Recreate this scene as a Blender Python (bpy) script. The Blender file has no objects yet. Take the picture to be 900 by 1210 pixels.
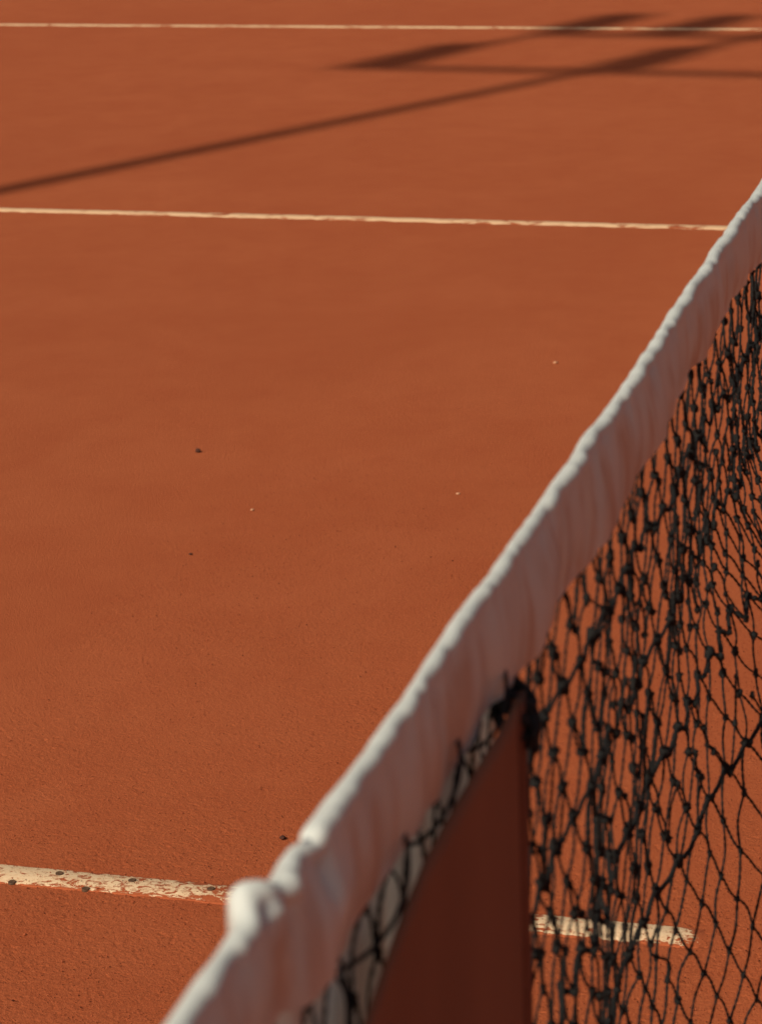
import bpy, math, random
import numpy as np
from mathutils import Vector, Matrix, Quaternion

S = bpy.context.scene
COL = S.collection
random.seed(7)
RNG = np.random.default_rng(11)

# ------------------------------------------------------------------ camera
YAW, PITCH, ROLL = 0.2719, 0.3015, -0.0285
CAM = Vector((-2.8269, -0.2811, 1.4129))
F = Vector((math.cos(YAW)*math.cos(PITCH), math.sin(YAW)*math.cos(PITCH), -math.sin(PITCH)))
R0 = F.cross(Vector((0, 0, 1))).normalized()
U0 = R0.cross(F)
RR = R0*math.cos(ROLL) + U0*math.sin(ROLL)
UU = -R0*math.sin(ROLL) + U0*math.cos(ROLL)
cd = bpy.data.cameras.new('camera')
cam = bpy.data.objects.new('camera', cd)
COL.objects.link(cam)
M = Matrix((RR, UU, -F)).transposed().to_4x4()
M.translation = CAM
cam.matrix_world = M
cd.sensor_fit = 'HORIZONTAL'
cd.sensor_width = 36
cd.lens = 3174.7/900*36
cd.clip_start = 0.05
cd.clip_end = 2000
cd.dof.use_dof = True
cd.dof.focus_distance = 3.1
cd.dof.aperture_fstop = 22
S.camera = cam

# ------------------------------------------------------------------ light
SUN_EL = math.radians(40)
SH = Vector((0.896, -0.443, 0)).normalized()          # direction the shadows run on the ground
TOSUN = Vector((-SH.x*math.cos(SUN_EL), -SH.y*math.cos(SUN_EL), math.sin(SUN_EL)))
w = bpy.data.worlds.new('World'); S.world = w; w.use_nodes = True
nt = w.node_tree
sky = nt.nodes.new('ShaderNodeTexSky'); sky.sky_type = 'NISHITA'; sky.sun_disc = False
sky.sun_elevation = SUN_EL; sky.sun_rotation = math.atan2(TOSUN.x, TOSUN.y)
sky.air_density = .7; sky.dust_density = 5; sky.ozone_density = .6
nt.links.new(sky.outputs[0], nt.nodes['Background'].inputs[0])
nt.nodes['Background'].inputs[1].default_value = 0.054
sd = bpy.data.lights.new('sun', 'SUN'); sd.energy = 3.85; sd.angle = math.radians(0.53); sd.color = (1, .92, .8)
so = bpy.data.objects.new('sun', sd); COL.objects.link(so)
so.rotation_mode = 'QUATERNION'
so.rotation_quaternion = (-TOSUN).to_track_quat('-Z', 'Y')
S.view_settings.view_transform = 'Standard'
S.view_settings.look = 'None'
S.view_settings.exposure = -0.02
S.view_settings.gamma = 1

# ------------------------------------------------------------------ helpers
def tag(o, label=None, cat=None, group=None, kind=None):
    if label: o['label'] = label
    if cat: o['category'] = cat
    if group: o['group'] = group
    if kind: o['kind'] = kind
    return o

def empty(name, loc=(0, 0, 0), rz=0):
    o = bpy.data.objects.new(name, None); COL.objects.link(o)
    o.location = loc; o.rotation_euler = (0, 0, rz); o.empty_display_size = .1
    return o

def mesh_obj(name, V, faces, mat, parent=None, smooth=True):
    """V (n,3) array; faces: list of (m,k) arrays, k = 3 or 4."""
    me = bpy.data.meshes.new(name)
    V = np.asarray(V, dtype=np.float32)
    if isinstance(faces, np.ndarray): faces = [faces]
    loops = np.concatenate([f.reshape(-1) for f in faces]).astype(np.int32)
    sizes = np.concatenate([np.full(len(f), f.shape[1]) for f in faces])
    starts = np.concatenate([[0], np.cumsum(sizes)[:-1]]).astype(np.int32)
    me.vertices.add(len(V)); me.vertices.foreach_set('co', V.reshape(-1))
    me.loops.add(len(loops)); me.loops.foreach_set('vertex_index', loops)
    me.polygons.add(len(sizes)); me.polygons.foreach_set('loop_start', starts)
    me.update(calc_edges=True); me.validate()
    if smooth: me.polygons.foreach_set('use_smooth', np.ones(len(me.polygons), dtype=bool))
    o = bpy.data.objects.new(name, me); COL.objects.link(o)
    if mat: me.materials.append(mat)
    if parent: o.parent = parent
    return o

class MB:
    """collects shapes into one mesh"""
    def __init__(s): s.V = []; s.Q = []; s.n = 0
    def add(s, V, Q):
        V = np.asarray(V, float); s.V.append(V); s.Q.append(np.asarray(Q, int)+s.n); s.n += len(V)
    def box(s, c, d, b=0.0, rot=None):
        # chamfered box via 24 verts when b > 0
        hx, hy, hz = [x/2 for x in d]
        import bmesh
        bm = bmesh.new(); bmesh.ops.create_cube(bm, size=1)
        for v in bm.verts: v.co = Vector((v.co.x*d[0], v.co.y*d[1], v.co.z*d[2]))
        if b: bmesh.ops.bevel(bm, geom=bm.edges[:], offset=b, segments=2, affect='EDGES', profile=.6)
        bmesh.ops.triangulate(bm, faces=bm.faces[:])
        bm.verts.index_update()
        V = np.array([tuple((rot @ v.co) if rot else v.co) for v in bm.verts])+np.array(c)
        T = np.array([[v.index for v in f.verts] for f in bm.faces]); bm.free()
        s.V.append(V); s.Q.append(T+s.n); s.n += len(V)
    def tube(s, P, r, k=8, cap=True):
        P = np.asarray(P, float); n = len(P)
        r = np.full(n, r) if np.isscalar(r) else np.asarray(r)
        T = np.gradient(P, axis=0); T /= np.linalg.norm(T, axis=1)[:, None]+1e-12
        a = np.array([0, 0, 1.]) if abs(T[0, 2]) < .9 else np.array([1., 0, 0])
        V = np.zeros((n, k, 3))
        N = np.cross(T[0], a); N /= np.linalg.norm(N)
        th = np.arange(k)*2*np.pi/k
        for i in range(n):
            N = N-T[i]*(N@T[i]); N /= np.linalg.norm(N); B = np.cross(T[i], N)
            V[i] = P[i]+r[i]*(np.cos(th)[:, None]*N+np.sin(th)[:, None]*B)
        idx = np.arange(n*k).reshape(n, k); A = idx[:-1]; C = idx[1:]
        Q = np.stack([A, np.roll(A, -1, 1), np.roll(C, -1, 1), C], -1).reshape(-1, 4)
        T1 = np.concatenate([Q[:, [0, 1, 2]], Q[:, [0, 2, 3]]])
        V = V.reshape(-1, 3)
        if cap:
            V = np.concatenate([V, P[:1], P[-1:]])
            c0 = n*k; c1 = n*k+1
            T1 = np.concatenate([T1, [[c0, (j+1) % k, j] for j in range(k)], [[c1, (n-1)*k+j, (n-1)*k+(j+1) % k] for j in range(k)]])
        s.V.append(V); s.Q.append(T1+s.n); s.n += len(V)
    def build(s, name, mat, parent=None, smooth=True):
        return mesh_obj(name, np.concatenate(s.V), [np.concatenate(s.Q)], mat, parent, smooth)

def noise1(x, period, seed, rough=0):
    """smooth 1-D value noise in -1..1"""
    r = np.random.default_rng(seed).uniform(-1, 1, 4096)
    t = np.asarray(x, float)/period+1000.37
    i = np.floor(t).astype(int); f = t-i; f = f*f*(3-2*f)
    return r[i % 4096]*(1-f)+r[(i+1) % 4096]*f

def noise2(x, y, period, seed):
    r = np.random.default_rng(seed).uniform(-1, 1, (512, 512))
    X = x/period+1000.3; Y = y/period+1000.7
    i = np.floor(X).astype(int); j = np.floor(Y).astype(int); f = X-i; g = Y-j
    f = f*f*(3-2*f); g = g*g*(3-2*g); i %= 512; j %= 512; i2 = (i+1) % 512; j2 = (j+1) % 512
    return (r[i, j]*(1-f)+r[i2, j]*f)*(1-g)+(r[i, j2]*(1-f)+r[i2, j2]*f)*g

def sstep(a, b, x):
    t = np.clip((np.asarray(x, float)-a)/(b-a), 0, 1); return t*t*(3-2*t)

# ------------------------------------------------------------------ materials
def new_mat(name):
    m = bpy.data.materials.new(name); m.use_nodes = True
    n = m.node_tree; b = n.nodes['Principled BSDF']; return m, n, b

def node(n, t, **kw):
    o = n.nodes.new(t)
    for k, v in kw.items(): setattr(o, k, v)
    return o

def noise_n(n, vec, scale, detail=4, rough=.6, dist=0):
    o = n.nodes.new('ShaderNodeTexNoise'); o.inputs['Scale'].default_value = scale
    o.inputs['Detail'].default_value = detail; o.inputs['Roughness'].default_value = rough
    o.inputs['Distortion'].default_value = dist
    if vec: n.links.new(vec, o.inputs['Vector'])
    return o.outputs['Fac']

def ramp(n, fac, stops):
    o = n.nodes.new('ShaderNodeValToRGB'); e = o.color_ramp.elements
    while len(e) < len(stops): e.new(.5)
    for k, (p, c) in enumerate(stops):
        e[k].position = p; e[k].color = (*c, 1) if len(c) == 3 else c
    n.links.new(fac, o.inputs[0]); return o.outputs[0]

def math_n(n, op, a, b=None, c=None, clamp=False):
    o = n.nodes.new('ShaderNodeMath'); o.operation = op; o.use_clamp = clamp
    for k, v in enumerate((a, b, c)):
        if v is None: continue
        if isinstance(v, (int, float)): o.inputs[k].default_value = v
        else: n.links.new(v, o.inputs[k])
    return o.outputs[0]

def mix_c(n, f, a, b):
    o = n.nodes.new('ShaderNodeMix'); o.data_type = 'RGBA'
    for s, v in ((o.inputs[0], f), (o.inputs[6], a), (o.inputs[7], b)):
        if isinstance(v, (int, float)): s.default_value = v
        elif isinstance(v, tuple): s.default_value = (*v, 1)
        else: n.links.new(v, s)
    return o.outputs[2]

CLAY = (0.365, 0.094, 0.036)
def clay_nodes(n):
    """returns colour, height sockets in world metres"""
    geo = node(n, 'ShaderNodeNewGeometry'); P = geo.outputs['Position']
    big = noise_n(n, P, .55, 3, .5)
    mp = node(n, 'ShaderNodeMapping'); n.links.new(P, mp.inputs[0])
    mp.inputs['Rotation'].default_value = (0, 0, .5); mp.inputs['Scale'].default_value = (.7, 4, 1)
    streak = noise_n(n, mp.outputs[0], 1.3, 4, .6)
    mid = noise_n(n, P, 9, 5, .65)
    fine = noise_n(n, P, 260, 3, .7)
    sand = noise_n(n, P, 620, 1, .5)
    c = mix_c(n, ramp(n, big, [(.3, (0, 0, 0)), (.7, (1, 1, 1))]), (.345, .080, .0265), (.395, .098, .0325))
    c = mix_c(n, math_n(n, 'MULTIPLY', ramp(n, streak, [(.35, (0, 0, 0)), (.7, (1, 1, 1))]), .5), c, (.362, .084, .027))
    c = mix_c(n, math_n(n, 'MULTIPLY', ramp(n, mid, [(.42, (0, 0, 0)), (.72, (1, 1, 1))]), .7), c, (.338, .073, .0235))
    c = mix_c(n, math_n(n, 'MULTIPLY', ramp(n, fine, [(.56, (0, 0, 0)), (.78, (1, 1, 1))]), .5), c, (.48, .135, .048))
    c = mix_c(n, math_n(n, 'MULTIPLY', ramp(n, noise_n(n, P, 330, 2, .6), [(.6, (0, 0, 0)), (.72, (1, 1, 1))]), .35), c, (.24, .045, .016))
    c = mix_c(n, math_n(n, 'MULTIPLY', ramp(n, sand, [(.28, (1, 1, 1)), (.48, (0, 0, 0))]), .5), c, (.24, .048, .016))
    c = mix_c(n, math_n(n, 'MULTIPLY', ramp(n, sand, [(.60, (0, 0, 0)), (.76, (1, 1, 1))]), .6), c, (.50, .15, .06))
    wide = noise_n(n, P, 2.6, 5, .7, .6)
    c = mix_c(n, math_n(n, 'MULTIPLY', ramp(n, wide, [(.45, (0, 0, 0)), (.7, (1, 1, 1))]), .35), c, (.43, .115, .042))
    h1 = noise_n(n, P, 420, 3, .7)
    h2 = noise_n(n, P, 190, 4, .65)
    h = math_n(n, 'ADD', math_n(n, 'MULTIPLY', h1, .7), math_n(n, 'MULTIPLY', h2, .6))
    return P, c, h

m_clay, n, b = new_mat('clay')
P, c, h = clay_nodes(n)
n.links.new(c, b.inputs['Base Color']); b.inputs['Roughness'].default_value = .95
b.inputs['Specular IOR Level'].default_value = .12
bp = node(n, 'ShaderNodeBump'); bp.inputs['Distance'].default_value = .0030; bp.inputs['Strength'].default_value = .9
n.links.new(h, bp.inputs['Height']); n.links.new(bp.outputs[0], b.inputs['Normal'])

def line_mat(name, wear, near=False):
    """chalky plastic line tape with clay ground into it; wear = where clay shows"""
    m, n, b = new_mat(name)
    P, c, h = clay_nodes(n)
    tc = node(n, 'ShaderNodeTexCoord')
    sep = node(n, 'ShaderNodeSeparateXYZ'); n.links.new(P, sep.inputs[0])
    gen = node(n, 'ShaderNodeSeparateXYZ'); n.links.new(tc.outputs['Object'], gen.inputs[0])
    mp = node(n, 'ShaderNodeMapping'); n.links.new(P, mp.inputs[0])
    mp.inputs['Scale'].default_value = (1.25, .8, 1)
    n1 = noise_n(n, mp.outputs[0], 92 if near else 14, 6, .72, .8)
    n2 = noise_n(n, P, 16 if near else 4, 3, .6)
    base = math_n(n, 'ADD', math_n(n, 'MULTIPLY', n1, .75), math_n(n, 'MULTIPLY', n2, .25))
    if near:
        # wear level along the line (y) and across it (x)
        lv = node(n, 'ShaderNodeFloatCurve'); cu = lv.mapping.curves[0]
        pts = [(0, .9), (.058, .74), (.072, .52), (.085, .45), (.10, .41), (.15, .43), (.175, .48), (.205, .51), (.26, .51), (.32, .505), (.36, .50), (.40, .475), (.46, .445), (.52, .41), (.62, .35), (1, .35)]
        cu.points[0].location = pts[0]; cu.points[1].location = pts[-1]
        for q in pts[1:-1]: cu.points.new(*q)
        lv.mapping.update()
        n.links.new(math_n(n, 'MULTIPLY', sep.outputs[1], .5), lv.inputs[1])
        thr = lv.outputs[0]
        # lower edge (towards the post) is more worn
        e = math_n(n, 'MULTIPLY', math_n(n, 'SUBTRACT', -.010, sep.outputs[0]), 3.0)
        thr = math_n(n, 'ADD', thr, math_n(n, 'MAXIMUM', e, -.02))
        edge = math_n(n, 'SUBTRACT', math_n(n, 'ABSOLUTE', sep.outputs[0]), .0225)
        thr = math_n(n, 'ADD', thr, math_n(n, 'MULTIPLY', math_n(n, 'MAXIMUM', edge, 0), 45))
    else:
        thr = math_n(n, 'ADD', wear, 0.0)
    d = math_n(n, 'SUBTRACT', base, thr)
    mask = math_n(n, 'MULTIPLY', d, 28, clamp=True)
    tone = noise_n(n, P, 60, 4, .7)
    paint = mix_c(n, tone, (.66, .45, .255), (.78, .565, .34)) if near else mix_c(n, tone, (.66, .40, .21), (.80, .52, .29))
    if near:
        smear = noise_n(n, mp.outputs[0], 130, 4, .7, 1.0)
        paint = mix_c(n, math_n(n, 'MULTIPLY', ramp(n, smear, [(.52, (0, 0, 0)), (.66, (1, 1, 1))]), .65), paint, (.52, .24, .11))
    n.links.new(mix_c(n, mask, c, paint), b.inputs['Base Color'])
    b.inputs['Roughness'].default_value = .85; b.inputs['Specular IOR Level'].default_value = .15
    hh = math_n(n, 'ADD', math_n(n, 'MULTIPLY', h, .7), math_n(n, 'MULTIPLY', mask, .35))
    bp = node(n, 'ShaderNodeBump'); bp.inputs['Distance'].default_value = .0022; bp.inputs['Strength'].default_value = .5
    n.links.new(hh, bp.inputs['Height']); n.links.new(bp.outputs[0], b.inputs['Normal'])
    return m
m_line_near = line_mat('worn_line_tape', .4, True)
m_line = line_mat('line_tape', .43)

def simple(name, col, rough=.6, metal=0, var=.15, scale=30, bump=0, bscale=200, spec=.4, stretch=None):
    m, n, b = new_mat(name)
    tc = node(n, 'ShaderNodeTexCoord'); vec = tc.outputs['Object']
    if stretch:
        mp = node(n, 'ShaderNodeMapping'); n.links.new(vec, mp.inputs[0]); mp.inputs['Scale'].default_value = stretch; vec = mp.outputs[0]
    f = noise_n(n, vec, scale, 5, .65)
    lo = tuple(x*(1-var) for x in col); hi = tuple(min(1, x*(1+var)) for x in col)
    n.links.new(mix_c(n, ramp(n, f, [(.3, (0, 0, 0)), (.7, (1, 1, 1))]), lo, hi), b.inputs['Base Color'])
    b.inputs['Roughness'].default_value = rough; b.inputs['Metallic'].default_value = metal
    b.inputs['Specular IOR Level'].default_value = spec
    if bump:
        bp = node(n, 'ShaderNodeBump'); bp.inputs['Distance'].default_value = bump
        n.links.new(noise_n(n, tc.outputs['Object'], bscale, 3, .6), bp.inputs['Height']); n.links.new(bp.outputs[0], b.inputs['Normal'])
    return m

# white vinyl/canvas headband: slightly see-through to strong light, orange reflection of the clay painted into its colour
m_tape, n, b = new_mat('headband_canvas')
tc = node(n, 'ShaderNodeTexCoord'); vec = tc.outputs['Object']
mp = node(n, 'ShaderNodeMapping'); n.links.new(vec, mp.inputs[0]); mp.inputs['Scale'].default_value = (1, 1, .22)
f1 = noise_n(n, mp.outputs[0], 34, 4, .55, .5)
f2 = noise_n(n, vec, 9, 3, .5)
bounce_tint = math_n(n, 'MULTIPLY', ramp(n, f1, [(.47, (0, 0, 0)), (.62, (1, 1, 1))]), .62)
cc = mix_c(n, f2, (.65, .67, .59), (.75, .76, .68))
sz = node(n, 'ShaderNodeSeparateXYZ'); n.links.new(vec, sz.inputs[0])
bounce_tint = math_n(n, 'MULTIPLY', bounce_tint, math_n(n, 'MULTIPLY', math_n(n, 'SUBTRACT', .990, sz.outputs[2]), 90, clamp=True))   # painted ground reflection kept to the hanging flap
cc = mix_c(n, bounce_tint, cc, (.50, .30, .19))
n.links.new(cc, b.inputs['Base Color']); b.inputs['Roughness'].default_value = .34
b.inputs['Specular IOR Level'].default_value = .45
wv = noise_n(n, vec, 900, 2, .5)
bp = node(n, 'ShaderNodeBump'); bp.inputs['Distance'].default_value = .0006; bp.inputs['Strength'].default_value = .25
n.links.new(wv, bp.inputs['Height']); n.links.new(bp.outputs[0], b.inputs['Normal'])
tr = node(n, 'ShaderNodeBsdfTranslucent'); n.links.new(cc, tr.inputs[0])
mx = node(n, 'ShaderNodeMixShader'); mx.inputs[0].default_value = .14
n.links.new(b.outputs[0], mx.inputs[1]); n.links.new(tr.outputs[0], mx.inputs[2])
n.links.new(mx.outputs[0], n.nodes['Material Output'].inputs[0])

m_twine = simple('black_twine', (.011, .0105, .009), .8, 0, .7, 800, .0006, 1400, .22)
m_cord = simple('black_cord', (.014, .013, .012), .8, 0, .4, 500, .001, 900, .3)
m_banner = simple('oxblood_canvas', (.285, .128, .068), .8, 0, .12, 6, .0006, 900, .12, (1, 1, .1))
m_hem = simple('oxblood_hem', (.19, .07, .036), .8, 0, .15, 20, .0006, 900, .2)
m_steel = simple('galvanised_steel', (.42, .43, .43), .45, .7, .12, 12)
m_green = simple('green_post_paint', (.03, .09, .055), .45, 0, .15, 15)
m_nail = simple('rusty_nail', (.12, .062, .030), .6, .35, .35, 300, .0006, 600)
m_crumb_d = simple('dark_crumb', (.07, .025, .015), .9, 0, .3, 400, .001, 500, .2)
m_crumb_l = simple('pale_crumb', (.55, .27, .14), .9, 0, .2, 400, .001, 500, .2)
m_grit = simple('brick_grit', (.34, .085, .033), .95, 0, .45, 160, 0, 500, .1)
m_speck = simple('dark_speck', (.085, .022, .010), .95, 0, .6, 300, 0, 500, .1)
m_glass = simple('lamp_glass', (.6, .62, .62), .15, 0, .05, 10)
m_rubber = simple('white_webbing', (.66, .65, .6), .7, 0, .1, 40, .0006, 500)

# ------------------------------------------------------------------ ground: one sheet, real relief near the net
def axis(dense, lo, hi, first, growth=1.12):
    a, bq = dense[0], dense[-1]
    L = []; d = first; x = a
    while x > lo: x -= d; d *= growth; L.append(x)
    Rr = []; d = first; x = bq
    while x < hi: x += d; d *= growth; Rr.append(x)
    return np.array(L[::-1]+list(dense)+Rr)
gx = axis(np.concatenate([np.arange(-.50, .70, .0020), np.arange(.70, 1.9, .0045)]), -600, 600, .006, 1.14)
gy = axis(np.arange(-.08, 1.30, .0020), -600, 600, .004, 1.14)
GX, GY = np.meshgrid(gx, gy, indexing='ij')
inside = sstep(-.55, -.47, GX)*(1-sstep(.62, 1.85, GX)*.8)*(1-sstep(1.85, 1.95, GX))*sstep(-.1, -.06, GY)*(1-sstep(1.2, 1.3, GY))
Hh = .00024*RNG.standard_normal(GX.shape)+.00017*noise2(GX, GY, .0058, 1)+.00030*noise2(GX*.8+GY*.6, GY*.8-GX*.6, .0034, 2)+.0006*noise2(GX, GY, .07, 3)+.00022*noise2(GX*.6+GY*.8, GY*.6-GX*.8, .013, 4)
rough = .55+.45*noise2(GX, GY, .17, 5)
pit = noise2(GX*.7+GY*.71, GY*.7-GX*.71, .0044, 8)+.35*noise2(GX, GY, .0021, 9)
dens = .88-.12*noise2(GX, GY, .12, 10)-.16*(1-sstep(-.05, .35, GX))-.10*(1-sstep(.35, .6, GY))
Hh = Hh*np.clip(rough, .3, 1)-.0014*sstep(0, .20, pit-dens)
Hh *= inside
Hh -= .0011*inside
V = np.stack([GX, GY, Hh], -1).reshape(-1, 3)
nx, ny = len(gx), len(gy)
idx = np.arange(nx*ny).reshape(nx, ny)
Q = np.stack([idx[:-1, :-1], idx[1:, :-1], idx[1:, 1:], idx[:-1, 1:]], -1).reshape(-1, 4)
tag(mesh_obj('ground', V, Q, m_clay), kind='structure')

# ------------------------------------------------------------------ court lines (plastic tape nailed to the clay)
def strip_line(name, x0, x1, y0, y1, mat, label, z=.0004, step=.02, ragged=0.0, seed=1, axis_='y'):
    n_ = max(4, int(((y1-y0) if axis_ == 'y' else (x1-x0))/step))
    if axis_ == 'y':
        t = np.linspace(y0, y1, n_)
        a = x0+ragged*noise1(t, .012, seed)+ragged*.6*noise1(t, .3, seed+1); c_ = x1+ragged*.5*noise1(t, .02, seed+2)+ragged*.6*noise1(t, .5, seed+3)
        zz = z-.004*(1-sstep(y0, y0+.03, t))
        P_ = [np.stack([a-.0015, t, zz*0-.004], -1), np.stack([a, t, zz-.0006], -1), np.stack([a+.001, t, zz], -1), np.stack([(a+c_)/2, t, zz+.0005], -1), np.stack([c_-.001, t, zz], -1), np.stack([c_, t, zz-.0006], -1), np.stack([c_+.0015, t, zz*0-.004], -1)]
    else:
        t = np.linspace(x0, x1, n_); zz = np.full(n_, z)
        a = np.full(n_, y0); c_ = np.full(n_, y1)
        P_ = [np.stack([t, c_, zz*0-.004], -1), np.stack([t, c_, zz], -1), np.stack([t, (a+c_)/2, zz+.0005], -1), np.stack([t, a, zz], -1), np.stack([t, a, zz*0-.004], -1)]
    V = np.stack(P_, 1); k = V.shape[1]
    ii = np.arange(n_*k).reshape(n_, k)
    Q = np.stack([ii[:-1, :-1], ii[:-1, 1:], ii[1:, 1:], ii[1:, :-1]], -1).reshape(-1, 4)
    o = mesh_obj(name, V.reshape(-1, 3), Q, mat)
    tag(o, label, 'court line')
    return o
near_line = strip_line('court_line', -.0255, .0255, .118, 11.885, m_line_near, 'broad flaking cream line nearest the camera, with dark nail heads, running under the net', step=.004, ragged=.0020, seed=31)
strip_line('court_line', 4.1479-.027, 4.1479+.027, -6.4, 6.4, m_line, 'middle cream court line crossing the clay, meeting the white net band at the right', step=.02, ragged=.006, seed=41)
strip_line('court_line', 8.2148-.031, 8.2148+.031, -11.885, 11.885, m_line, 'thin farthest cream court line near the top edge, crossed by the floodlight shadow', step=.02, ragged=.006, seed=51)
strip_line('court_line', 9.6-.03, 9.6+.03, -11.885, 11.885, m_line, 'outer cream sideline beyond the far floodlight shadow', step=.05, seed=61)

# nails: pushed through the tape, one dish-shaped head each
def nail(x, y):
    ks = 14; V = [(0, 0, .0009)]
    rs = [(.0022, .0006), (.0036, .0008), (.0046, .0014), (.0050, .0007), (.0050, -.003)]
    for r, z in rs:
        for k in range(ks):
            a = 2*math.pi*k/ks; V.append((r*math.cos(a), r*math.sin(a), z))
    T = [(0, 1+k, 1+(k+1) % ks) for k in range(ks)]
    for q in range(len(rs)-1):
        for k in range(ks):
            a = 1+q*ks+k; b_ = 1+q*ks+(k+1) % ks; c_ = a+ks; d = b_+ks
            T += [(a, c_, b_), (b_, c_, d)]
    o = mesh_obj('nail', np.array(V), np.array(T), m_nail, near_line)
    o.location = (x, y, .0008); o.rotation_euler = (random.uniform(-.1, .1), random.uniform(-.1, .1), 0)

def unground(px, py, z=0):
    d = F*3174.7+RR*(px-450)-UU*(py-605)
    t = (z-CAM.z)/d.z; return CAM+d*t
for px, py in ((14, 1041), (70, 1031), (101, 1049), (156, 1039), (249, 1049)):
    q = unground(px, py, .003); nail(q.x, q.y)
for k in range(3):
    nail(.014*(-1)**k, 1.16+.11*k)

# ------------------------------------------------------------------ crumbs and loose grit
def pebble(px, py, r, mat, label, flat=.6, seed=0):
    q = unground(px, py)
    rg = np.random.default_rng(seed)
    a = Vector((0, 0, 1)); V = []; nr, ns = 7, 10
    V.append((0, 0, r*flat))
    for i in range(1, nr):
        ph = math.pi*i/nr
        for k in range(ns):
            th = 2*math.pi*k/ns; rr = r*(1+rg.uniform(-.28, .28))
            V.append((rr*math.sin(ph)*math.cos(th)*1.25, rr*math.sin(ph)*math.sin(th), rr*flat*math.cos(ph)))
    V.append((0, 0, -r*flat))
    T = [(0, 1+k, 1+(k+1) % ns) for k in range(ns)]
    for i in range(nr-2):
        for k in range(ns):
            a_ = 1+i*ns+k; b_ = 1+i*ns+(k+1) % ns
            T += [(a_, a_+ns, b_), (b_, a_+ns, b_+ns)]
    e = len(V)-1
    T += [(e, 1+(nr-2)*ns+(k+1) % ns, 1+(nr-2)*ns+k) for k in range(ns)]
    o = mesh_obj('clay_crumb', np.array(V), np.array(T), mat, smooth=False)
    o.location = (q.x, q.y, r*flat*.55); o.rotation_euler = (0, 0, rg.uniform(0, 3))
    tag(o, label, 'crumb')
pebble(234, 534, .0052, m_crumb_d, 'dark crumb alone on the open clay between the middle court line and the flaking line', .9, 1)
pebble(334, 991, .0036, m_crumb_d, 'small dark crumb just above the bulge in the white net band', .7, 2)
pebble(298, 603, .0032, m_crumb_l, 'pale crumb on the open clay, below and right of the dark crumb', .6, 3)
pebble(541, 584, .0030, m_crumb_l, 'tiny pale crumb beside the middle stretch of the white net band', .6, 4)
pebble(656, 429, .0042, m_crumb_l, 'pale crumb between the middle court line and the upper stretch of the net band', .6, 5)
pebble(225, 655, .0030, m_crumb_d, 'tiny dark flake on the open clay, lowest of the three crumbs at left', .4, 6)

def grit(name, label, N, mat, rmed, kd, dark):
    # irregular octahedron-like grains, denser near the worn line
    px = RNG.uniform(-.46, 1.9, N); py = RNG.uniform(-.05, 1.28, N)
    keep = RNG.uniform(0, 1, N) < np.clip(kd+.55*(noise2(px, py, .14, 21) > .1)*noise2(px, py, .14, 21)+.45*(1-sstep(-.1, .35, px))+dark*.5*(1-sstep(.15, .42, py))*(1-sstep(.3, .8, px)), 0, 1)
    px, py = px[keep], py[keep]; N = len(px)
    r = RNG.lognormal(math.log(rmed), .34-.08*dark, N)
    base = np.array([(1, 0, 0), (0, 1, 0), (-1, 0, 0), (0, -1, 0), (0, 0, 1), (0, 0, -1)], float)
    V = base[None]*(1+RNG.uniform(-.4, .4, (N, 6, 1)))*r[:, None, None]
    th = RNG.uniform(0, 6.28, N); c_, s_ = np.cos(th)[:, None], np.sin(th)[:, None]
    X = V[..., 0]*c_-V[..., 1]*s_; Y = V[..., 0]*s_+V[..., 1]*c_; Z = V[..., 2]*.8
    onl = (np.abs(px) < .027)
    V = np.stack([X+px[:, None], Y+py[:, None], Z+(r*(.5 if dark else .3))[:, None]+np.where(onl, .0008, 0)[:, None]], -1).reshape(-1, 3)
    T = np.array([(0, 1, 4), (1, 2, 4), (2, 3, 4), (3, 0, 4), (1, 0, 5), (2, 1, 5), (3, 2, 5), (0, 3, 5)])
    T = (T[None]+6*np.arange(N)[:, None, None]).reshape(-1, 3)
    o = mesh_obj(name, V, T, mat, smooth=False)
    tag(o, label, 'grit', kind='stuff')
grit('loose_grit', 'fine loose brick grit scattered over the red clay', 60000, m_grit, .00055, .25, 0)
grit('dark_specks', 'fine dark specks lying in the red clay around the flaking line', 30000, m_speck, .00060, .16, 1)

# ------------------------------------------------------------------ the net
TOP = 1.0055
X0, X1 = -2.25, 10.45
def ztop(x): return TOP+.0071*np.clip(x, -3, .6)
net = empty('tennis_net', (4.1, 0, 0))
tag(net, 'black knotted tennis net under a wrinkled white top band, running away to the upper right', 'tennis net')
NP = net                       # parts are modelled in world coordinates
def part(o):
    o.parent = net; o.matrix_parent_inverse = Matrix.Translation((-4.1, 0, 0)); return o

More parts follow.
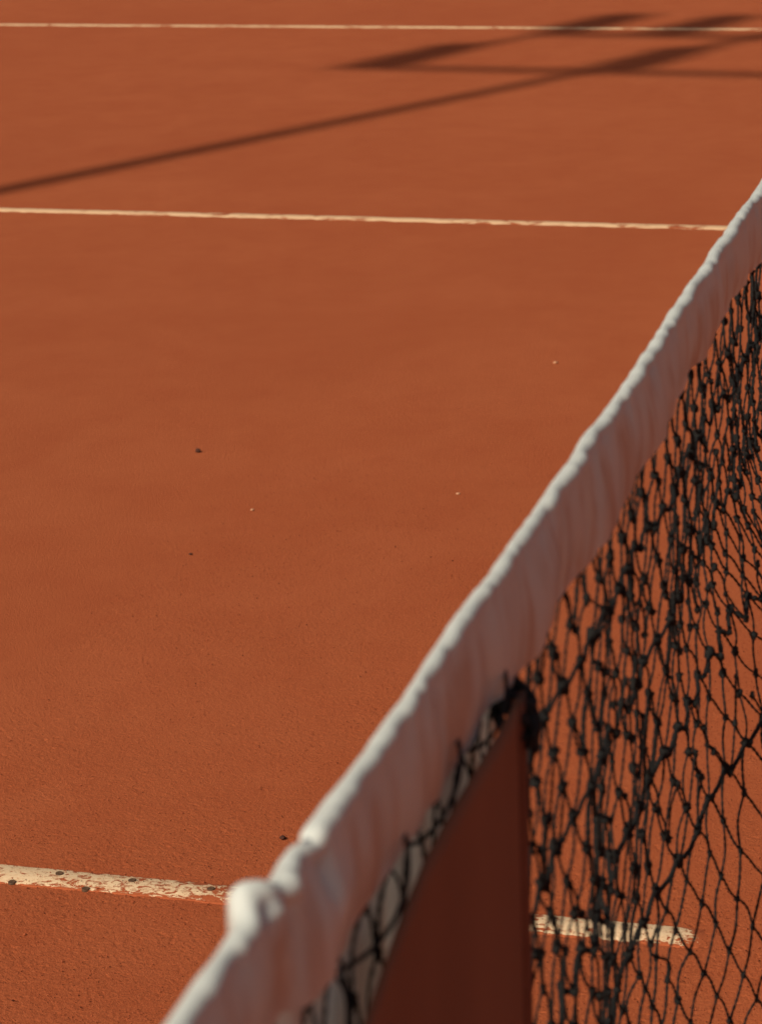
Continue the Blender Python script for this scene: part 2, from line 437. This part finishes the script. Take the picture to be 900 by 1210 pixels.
# headband: one folded strip over the cable
def zc_band(x): return .9905+.0080*sstep(-1.35, -.7, x)
def headband():
    xs = np.concatenate([np.arange(X0, .4, .0022), np.arange(.4, X1, .02)])
    n_ = len(xs)
    # profile parameter: front (camera side, -y) bottom -> top -> back bottom
    nf, na = 18, 13
    zb = np.interp(xs, [-2.3, -1.99, -1.90, -1.55, -1.42, -1.19, -.85, -.5, 12], [.943, .9440, .9370, .9352, .9335, .9405, .949, .945, .945])
    zc = zc_band(xs)-.0003+.0005*noise1(xs, .06, 12)+.0003*noise1(xs, .027, 13)
    # the lower edge is gathered in scallops by the lacing
    ph = (xs/.118+.3*noise1(xs, .3, 5)) % 1
    drop = zc-zb+.006*(ph-.5)*sstep(0, .1, 1-ph)+.0015*noise1(xs, .03, 6)
    back = drop+.002*noise1(xs, .05, 7)+np.interp(xs, [-2.3, -1.85, -1.66, -1.57, -1.5], [.085, .075, .048, .01, 0])
    R_ = .0049+.0003*noise1(xs, .028, 8)+.0002*noise1(xs, .013, 9)+.0003*noise1(xs, .09, 10)
    # short creases where the cloth is stitched over the cable
    cph = (xs/.031+.45*noise1(xs, .08, 44)) % 1
    R_ = R_+.0005*(1-.75*(1-sstep(-1.85, -1.6, xs)))*(cph**3-.25)*(.6+.5*noise1(xs, .11, 45))
    yc = .0010*noise1(xs, .05, 14)
    # the gathered bulge near the post
    b1 = np.exp(-((xs+1.992)/.012)**2); b2 = np.exp(-((xs+1.936)/.0045)**2); b3 = np.exp(-((xs+1.955)/.010)**2); b4 = np.exp(-((xs+1.979)/.006)**2)
    R_ = R_+.0026*b1-.0008*b2+.0000*b3-.0006*b4
    zc = zc+.0042*b1-.0018*b2+.0000*b3-.001*b4
    yc = yc+.0046*b1-.002*b2+.0008*b3
    back = back+.0035*b1
    V = np.zeros((n_, 0, 3)); rows = []
    ang = np.linspace(math.pi, 0, na)           # pi = front (-y), 0 = back (+y)
    def wr(x, s, k):                             # wrinkles of a hanging flap at depth s (0..1)
        a = (.0022+.0062*s)*noise1(x+.020*s*k, .058, 15)+(.0008+.0016*s)*noise1(x-.012*s, .021, 16)+.0016*np.sin(np.pi*np.clip(s, 0, 1))*noise1(x, .034, 17)
        return a
    crease = .0060*b2-.0035*b1+.003*b4
    def ruck(x, q):                              # short gathers in the cloth just under the stitched fold
        near = np.exp(-((x+1.97)/.05)**2)
        a = .0013*noise1(x+.010*q, .019, 60)+.0008*noise1(x, .009, 61)+.0010*np.maximum(noise1(x, .037, 62), 0)
        return (a+near*(.0022*noise1(x+.02*q, .012, 63)+.0015*noise1(x-.015*q, .006, 64)))
    for s in np.linspace(1, 0, nf)[:-1]:
        y = np.minimum(yc-R_*(1-.2*s)-.0050*math.sin(math.pi*min(1, s*.78))-.001*s+wr(xs, s, 1)*(.35+.65*s)*.66+crease*math.exp(-s*2.2)*1.2-ruck(xs, s)*math.exp(-s*3.5)-.0035*np.exp(-((xs+1.925)/.022)**2)*math.exp(-((s-.45)/.22)**2), -.0032-.0018*s)
        z = zc-s*drop
        rows.append(np.stack([xs+.0015*noise1(xs, .04, 18)*s, y, z], -1))
    for a in ang:
        pk = .0004*noise1(xs+.006*math.cos(a), .011, 19)*abs(math.sin(a))+ruck(xs, 0)*max(0, -math.cos(a))**.7
        rows.append(np.stack([xs, yc+(R_+pk)*math.cos(a), zc+(R_+pk)*math.sin(a)], -1))
    for s in np.linspace(0, 1, nf)[1:]:
        y = yc+R_*(1-.6*s)+.5*wr(xs+.3, s, 1)+.0015*s
        z = zc-s*back
        rows.append(np.stack([xs, np.maximum(y, .0015), z], -1))
    V = np.stack(rows, 1); k = V.shape[1]
    ii = np.arange(n_*k).reshape(n_, k)
    Q = np.stack([ii[:-1, :-1], ii[1:, :-1], ii[1:, 1:], ii[:-1, 1:]], -1).reshape(-1, 4)
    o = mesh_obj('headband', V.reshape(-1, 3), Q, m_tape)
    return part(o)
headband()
mb = MB(); xs = np.linspace(X0-.03, X1+.03, 300)
mb.tube(np.stack([xs, xs*0, zc_band(xs)], -1), .0028, 8); part(mb.build('cable', m_steel))

# netting
CW, CH = .041, .0290          # cell width, half-row height
UG = np.arange(X0-.1, 1.6, .004); WG = np.linspace(0, 1, 21)
def fold_table():
    g = sstep(-1.22, -.92, UG)*(1-.45*sstep(-.80, -.62, UG))*(1-sstep(-.60, -.40, UG)); hh = 0*UG
    k = sstep(-.82, -.72, UG)*(1-sstep(-.35, -.2, UG))
    DX = []; DY = []
    for W_ in WG:
        th = -.62*W_*g+.15*min(1, W_*1.6)*hh
        dx = np.cumsum(np.cos(th)-1)*.004; dy = np.cumsum(np.sin(th))*.004
        r = 1-sstep(-.3, 1.4, UG); DX.append(dx*r); DY.append(dy*r)
    return np.array(DX), np.array(DY)
FDX, FDY = fold_table()
def fold(u, z):
    W_ = sstep(.0, .34, .80-z)*(1-.35*sstep(.35, .05, z)*0)*20
    i = np.clip(np.floor(W_).astype(int), 0, 19); f = W_-i
    q = np.clip((u-UG[0])/.004, 0, len(UG)-2); j = np.floor(q).astype(int); g = q-j
    out = []
    for T_ in (FDX, FDY):
        out.append((T_[i, j]*(1-g)+T_[i, j+1]*g)*(1-f)+(T_[i+1, j]*(1-g)+T_[i+1, j+1]*g)*f)
    return out
def disp(x, z, lay):
    t = np.clip(.93-z, 0, 1)
    A = .0008+.0026*sstep(.0, .30, t)
    A = A*sstep(-1.60, -1.45, x)+.0012
    fx = x+.04*noise1(z, .3, 70)
    y = A*(.6*np.sin(2*np.pi*(fx/.31)+3.4*t+.6)+.4*np.sin(2*np.pi*fx/.145-4.6*t+1.9))+.0018*noise2(x, z, .06, 71)*sstep(0, .1, t)*sstep(-1.6, -1.5, x)
    if lay: y = y-(.004+.005*noise2(x, z, .09, 72))*sstep(0, .10, t)*sstep(-1.6, -1.5, x)*sstep(.61, .70, z)
    return y
def knot_pos(i, j, lay, top):
    x = (i+.5*(j % 2))*CW+X0+(.004 if lay else 0)
    h = noise2(i*1.0, j*1.0, 1.0, 80+lay); g = noise2(i*1.0, j*1.0, 1.0, 90+lay)
    z = top-j*CH+(-.004 if lay else 0)
    x = x+.0026*h*np.minimum(j, 1)+.004*noise2(x, z, .25, 95)
    z = z+.0028*g+.16*(x+1.05)*np.clip(1-abs(x+1.05)/.8, 0, 1)*np.exp(-((j-12)/3.)**2)+.008*noise1(x, .21, 96)*np.clip(j/8, 0, 1)
    z = zc_band(x)-.9905+z
    y = (disp(x, z, lay)+.0016*noise2(i*1.0, j*1.0, 1.0, 98+lay))*np.minimum(j/2, 1)
    fx, fy = fold(x, z)
    return np.stack([x+fx, y+fy, z], -1)

def strands(A, B, bulge, rad, seg, sides, twist):
    """A,B (n,3): curved twisted cords from A to B; bulge (n,3)"""
    n_ = len(A); t = np.linspace(0, 1, seg+1)
    D = B-A
    # S-shaped: leaves each knot steeply
    tt = t-.055*np.sin(2*np.pi*t)
    P_ = A[:, None]+D[:, None]*np.stack([t+.075*np.sin(2*np.pi*t), t, t], -1)[None]
    P_ = P_+bulge[:, None]*np.sin(np.pi*t)[None, :, None]
    T = np.gradient(P_, axis=1); T /= np.linalg.norm(T, axis=2)[..., None]
    up = np.array([0, 1., 0])
    N = np.cross(T, up); N /= np.linalg.norm(N, axis=2)[..., None]; Bn = np.cross(T, N)
    th = np.arange(sides)*2*np.pi/sides
    L = np.linalg.norm(D, axis=1)
    if twist:
        psi = (t[None]*L[:, None])/.0058*np.pi+RNG.uniform(0, 6, n_)[:, None]
        r = rad[:, None, None]*(1+.40*np.cos(2*(th[None, None]-psi[..., None])))
    else: r = rad[:, None, None]*np.ones((1, seg+1, sides))
    V = P_[:, :, None]+r[..., None]*(np.cos(th)[None, None, :, None]*N[:, :, None]+np.sin(th)[None, None, :, None]*Bn[:, :, None])
    ii = np.arange(n_*(seg+1)*sides).reshape(n_, seg+1, sides)
    a = ii[:, :-1]; b_ = ii[:, 1:]
    Q = np.stack([a, np.roll(a, -1, 2), np.roll(b_, -1, 2), b_], -1).reshape(-1, 4)
    return V.reshape(-1, 3), Q

def knots(P_, r, nr=6, ns=8):
    n_ = len(P_); V = []
    ph = np.linspace(.12, math.pi-.12, nr); th = np.arange(ns)*2*np.pi/ns
    U = np.stack([np.sin(ph)[:, None]*np.cos(th), np.sin(ph)[:, None]*np.sin(th), np.cos(ph)[:, None]*np.ones(ns)], -1)
    k = RNG.uniform(0, 6, (n_, 1, 1))
    rr = 1+.20*np.cos(2*np.arctan2(U[..., 2], U[..., 0])[None]*1.5+k)+.14*np.cos(5*ph[None, :, None]+k)+RNG.uniform(-.10, .10, (n_, nr, ns))
    sc = np.stack([RNG.uniform(.8, 1.15, n_), RNG.uniform(.7, .95, n_), RNG.uniform(.85, 1.3, n_)], -1)
    V = P_[:, None, None]+U[None]*rr[..., None]*(r[:, None]*sc)[:, None, None]
    ii = np.arange(n_*nr*ns).reshape(n_, nr, ns); a = ii[:, :-1]; b_ = ii[:, 1:]
    Q = np.stack([a, np.roll(a, -1, 2), np.roll(b_, -1, 2), b_], -1).reshape(-1, 4)
    cap = np.concatenate([ii[:, 0, ::-1], ii[:, -1]])
    return V.reshape(-1, 3), Q, cap

NTOP = .960
def netting():
    Vs, Qs, Cs, off = [], [], [], 0
    for lay, jmax in ((0, 31), (1, 12)):
        top = NTOP
        ni = int((X1-X0)/CW)
        I, J = np.meshgrid(np.arange(0, ni), np.arange(0, jmax+1), indexing='ij')
        Pk = knot_pos(I, J, lay, top)
        near = Pk[..., 0] < .55
        used = np.zeros(I.shape, bool)
        for zone in (0, 1):
            zm = near if zone == 0 else ~near
            # strands: from (i,j) to (i or i-1, j+1) and (i or i+1, j+1)
            for side in (0, 1):
                i2 = np.where(J % 2 == 0, I-1+side, I+side)
                ok = zm & (J < jmax) & (Pk[..., 0] > (-1.60 if lay else -9)) & (i2 >= 0) & (i2 < ni)
                a = Pk[ok]; b_ = Pk[i2[ok], J[ok]+1]
                n_ = len(a)
                if not n_: continue
                if lay:
                    kp = RNG.uniform(0, 1, n_) < .42; used[I[ok][kp], J[ok][kp]] = True; used[i2[ok][kp], J[ok][kp]+1] = True; a, b_ = a[kp], b_[kp]; ok_j = J[ok][kp]; n_ = len(a)
                else: ok_j = J[ok]
                bul = RNG.normal(0, 1, (n_, 3))*np.array([.0013, .0013, 0])
                sx = np.sign(b_[:, 0]-a[:, 0])
                bul[:, 0] += .0012*sx
                # a few slack strands
                sl = RNG.uniform(0, 1, n_) < .07
                bul[sl] *= 2.6
                jj = ok_j
                rad = np.where(jj < 12, .00082, .00092)*RNG.uniform(.9, 1.12, n_)
                V, Q = strands(a, b_, bul, rad, 16 if zone == 0 else 3, 6 if zone == 0 else 3, zone == 0)
                Vs.append(V); Qs.append(Q+off); off += len(V)
            zm = zm & (Pk[..., 0] > (-1.60 if lay else -9)); zm = zm & (used if lay else True); pk = Pk[zm]; jj = J[zm]
            r = np.where(jj < 13, .0031 if not lay else .0026, .0027)*RNG.uniform(.9, 1.15, len(pk))
            r = np.where((jj == 9) | (jj == 12), r*1.25, r); r = np.where((jj < 9) & (jj % 3 == 0), r*1.18, r)
            r = np.where(jj == 0, .0022, r)
            V, Q, cap = knots(pk, r, *((6, 8) if zone == 0 else (3, 4)))
            Vs.append(V); Qs.append(Q+off); Cs.append(cap+off if cap.shape[1] == 8 else None); c4 = cap+off if cap.shape[1] == 4 else None
            if c4 is not None: Qs.append(c4); Cs[-1] = None
            off += len(V)
    # second twine wrapped along the doubled rows (thick rope-like knot rows)
    for row in (3, 6, 9, 12):
        Pk = knot_pos(np.arange(0, 68), np.full(68, row), 0, NTOP)
        Pl = knot_pos(np.arange(0, 68), np.full(68, row), 1, NTOP)
        seq = np.empty((136, 3)); seq[0::2] = Pk; seq[1::2] = Pl
        V, Q = strands(seq[:-1], seq[1:], RNG.normal(0, .0012, (135, 3)), np.full(135, .0017 if row > 6 else .0013), 14, 6, True)
        Vs.append(V); Qs.append(Q+off); off += len(V)
    faces = [np.concatenate(Qs)]+[c for c in Cs if c is not None]
    return part(mesh_obj('netting', np.concatenate(Vs), faces, m_twine))
netting()

# bottom band
xs = np.linspace(X0, X1, 500); yb = disp(xs, np.full(500, .04), 0)
rows = [np.stack([xs, yb+dy, np.full(500, z)], -1) for dy, z in ((-.002, .012), (-.003, .06), (.003, .06), (.002, .012), (-.002, .012))]
V = np.stack(rows, 1); ii = np.arange(V.shape[0]*5).reshape(-1, 5)
Q = np.stack([ii[:-1, :-1], ii[1:, :-1], ii[1:, 1:], ii[:-1, 1:]], -1).reshape(-1, 4)
part(mesh_obj('bottom_band', V.reshape(-1, 3), Q, m_rubber))
mb = MB(); mb.box((4.1479, -.016, .5), (.05, .003, 1.0), .001); mb.box((4.1479, .016, .5), (.05, .003, 1.0), .001); mb.box((4.1479, 0, 1.0095), (.05, .035, .003), .001)
part(mb.build('centre_strap', m_rubber))

# ------------------------------------------------------------------ banner tied on the near end of the net
def banner():
    t = empty('net_banner', (-1.9, -.02, .15))
    tag(t, 'dark red canvas panel tied to the near end of the net, below the white band', 'banner')
    inv = Matrix.Translation((1.9, .02, -.15))
    XL, XR = -2.22, -1.628
    xs = np.linspace(XL, XR, 140); us = np.linspace(0, 1, 60)
    TX, TZ = [-2.3, -2.0, -1.908, -1.86, -1.81, -1.70, -1.6], [.80, .877, .906, .921, .930, .9345, .935]
    zt = np.interp(xs, TX, TZ)
    rows = []
    for u in us:
        z = zt*(1-u)+.14*u
        y = -.0135+.0012*np.sin(xs*31+.4)*(.3+u)-.008*(.5+.5*noise1(xs+.03*u, .075, 200))*(.2+.8*u)
        rows.append(np.stack([xs+0*u, y, z], -1))
    V = np.stack(rows, 1); n_, k = V.shape[:2]; ii = np.arange(n_*k).reshape(n_, k)
    Q = np.stack([ii[:-1, :-1], ii[:-1, 1:], ii[1:, 1:], ii[1:, :-1]], -1).reshape(-1, 4)
    o = mesh_obj('canvas', V.reshape(-1, 3), Q, m_banner, t); o.matrix_parent_inverse = inv
    md = o.modifiers.new('thick', 'SOLIDIFY'); md.thickness = .0012
    # stitched side hem: a flattened roll
    zs = np.linspace(.14, .934, 80); th = np.linspace(0, 2*np.pi, 17)[:-1]
    V = np.stack([(XR+.001+.010*np.cos(th)[None]+0*zs[:, None]), (-.0140+.0030*np.sin(th)[None]+.002*noise1(zs, .1, 210)[:, None]), zs[:, None]+0*th[None]], -1)
    ii = np.arange(80*16).reshape(80, 16); a = ii[:-1]; b_ = ii[1:]
    Q = np.stack([a, np.roll(a, -1, 1), np.roll(b_, -1, 1), b_], -1).reshape(-1, 4)
    V2 = np.concatenate([V.reshape(-1, 3)])
    o = mesh_obj('hem', V2, [Q, ii[-1:, :], ii[:1, ::-1]], m_hem, t); o.matrix_parent_inverse = inv
    # corner tie: several turns of cord with a knot and two loose ends
    mb = MB(); rg = np.random.default_rng(5)
    for q in range(6):
        a = np.linspace(0, 2*np.pi, 22); c0 = np.array([-1.622+rg.uniform(-.006, .006), -.010, .933-.0030*q+rg.uniform(-.003, .003)])
        tilt = rg.uniform(-.5, .5)
        P_ = c0+np.stack([.008*np.cos(a)*(1+.1*q), .009*np.sin(a), .007*np.sin(a+tilt)+tilt*.008*np.cos(a)], -1)
        mb.tube(P_, .0026, 7, cap=False)
    for q in range(3):
        s = np.linspace(0, 1, 16)[:, None]
        P_ = np.array([-1.625+.004*q, -.019, .928])+s*np.array([rg.uniform(-.012, .004), -.002, -.014-.006*q])+np.array([.003, .002, 0])*np.sin(s*7+q)
        mb.tube(P_, .0024, 7)
    o = mb.build('tie_cord', m_cord, t); o.matrix_parent_inverse = inv
    # spiral lacing between canvas edge and the net under the band
    mb = MB(); s = np.linspace(0, 1, 240); x = -1.63-.57*s
    zt = np.interp(x, TX, TZ)
    P_ = np.stack([x+.006*np.cos(s*2*np.pi*6), -.004-.0085*np.sin(s*2*np.pi*6), zt+.006+.010*np.cos(s*2*np.pi*6)+.004*noise1(x, .03, 3)], -1)
    mb.tube(P_, .0011, 7); o = mb.build('lacing', m_cord, t); o.matrix_parent_inverse = inv
banner()

# ------------------------------------------------------------------ net posts (just outside the picture)
def net_post(x, label):
    t = empty('net_post', (x, 0, 0)); tag(t, label, 'net post', 'net posts')
    mb = MB(); mb.box((0, 0, .53), (.08, .08, 1.06), .006); mb.build('post_tube', m_green, t)
    mb = MB(); mb.box((0, 0, 1.066), (.086, .086, .014), .004); mb.build('cap', m_steel, t)
    mb = MB(); mb.box((0, 0, .01), (.16, .16, .02), .004); mb.build('base_plate', m_steel, t)
    mb = MB(); mb.tube([(math.copysign(.04, x-4), 0, .8), (math.copysign(.085, x-4), 0, .8)], .022, 16)
    mb.tube([(math.copysign(.08, x-4), 0, .8), (math.copysign(.08, x-4), 0, .93)], .007, 10); mb.build('winch', m_steel, t)
net_post(-2.300, 'green square steel net post at the near end of the net')
net_post(10.53, 'green square steel net post at the far end of the net')

# ------------------------------------------------------------------ floodlight mast beside the court (its shadow crosses the clay)
def mast():
    base_h = 9.2
    p0 = unground(200, 184); sh = Vector((.896, -.443, 0)).normalized()
    base = Vector((p0.x, p0.y, 0))-sh*(base_h/math.tan(SUN_EL))
    bar = Vector((.06, .998, 0)).normalized()
    ang = math.atan2(bar.y, bar.x)                     # local +x = along the crossarms
    t = empty('floodlight_mast', base, ang)
    tag(t, 'tall steel floodlight mast with two crossarms, casting its shadow over the far clay', 'floodlight mast')
    za, zb = base_h+1.80, base_h+2.73
    mb = MB(); mb.tube([(0, 0, z) for z in np.linspace(0, base_h+3.1, 20)], np.linspace(.080, .040, 20), 16); mb.build('pole', m_steel, t)
    mb = MB(); mb.box((0, 0, .02), (.4, .4, .04), .008)
    mb.build('base_plate', m_steel, t)
    mb = MB(); mb.box((0, 0, za), (1.96, .06, .06), .008); mb.build('crossarm', m_steel, t)
    mb = MB(); mb.box((0, 0, zb), (1.80, .06, .06), .008); mb.build('crossarm', m_steel, t)
    for sx in (-.88, .88):
        mb = MB(); mb.box((sx, 0, (za+zb)/2), (.05, .05, zb-za-.09), .006); mb.build('upright', m_steel, t)
    def flood(u, z):
        rot = Matrix.Rotation(math.radians(38), 3, 'X')
        mb = MB(); mb.box((u, -.05, z+.30), (.21, .13, .44), .03, rot)
        h = mb.build('floodlight', m_steel, t)
        mb = MB(); mb.box((u, -.05+.083*math.cos(.66), z+.30+.083*math.sin(.66)), (.18, .012, .38), .004, rot)
        g = mb.build('glass', m_glass, h)
        mb = MB(); mb.tube([(u-.12, -.05, z+.30), (u-.12, -.05, z+.07), (u+.12, -.05, z+.07), (u+.12, -.05, z+.30)], .012, 8)
        mb.build('bracket', m_steel, h)
    for u in (.88, -.03, -.88): flood(u, za)
    for u in (.88, .42, -.42, -.88): flood(u, zb)
mast()
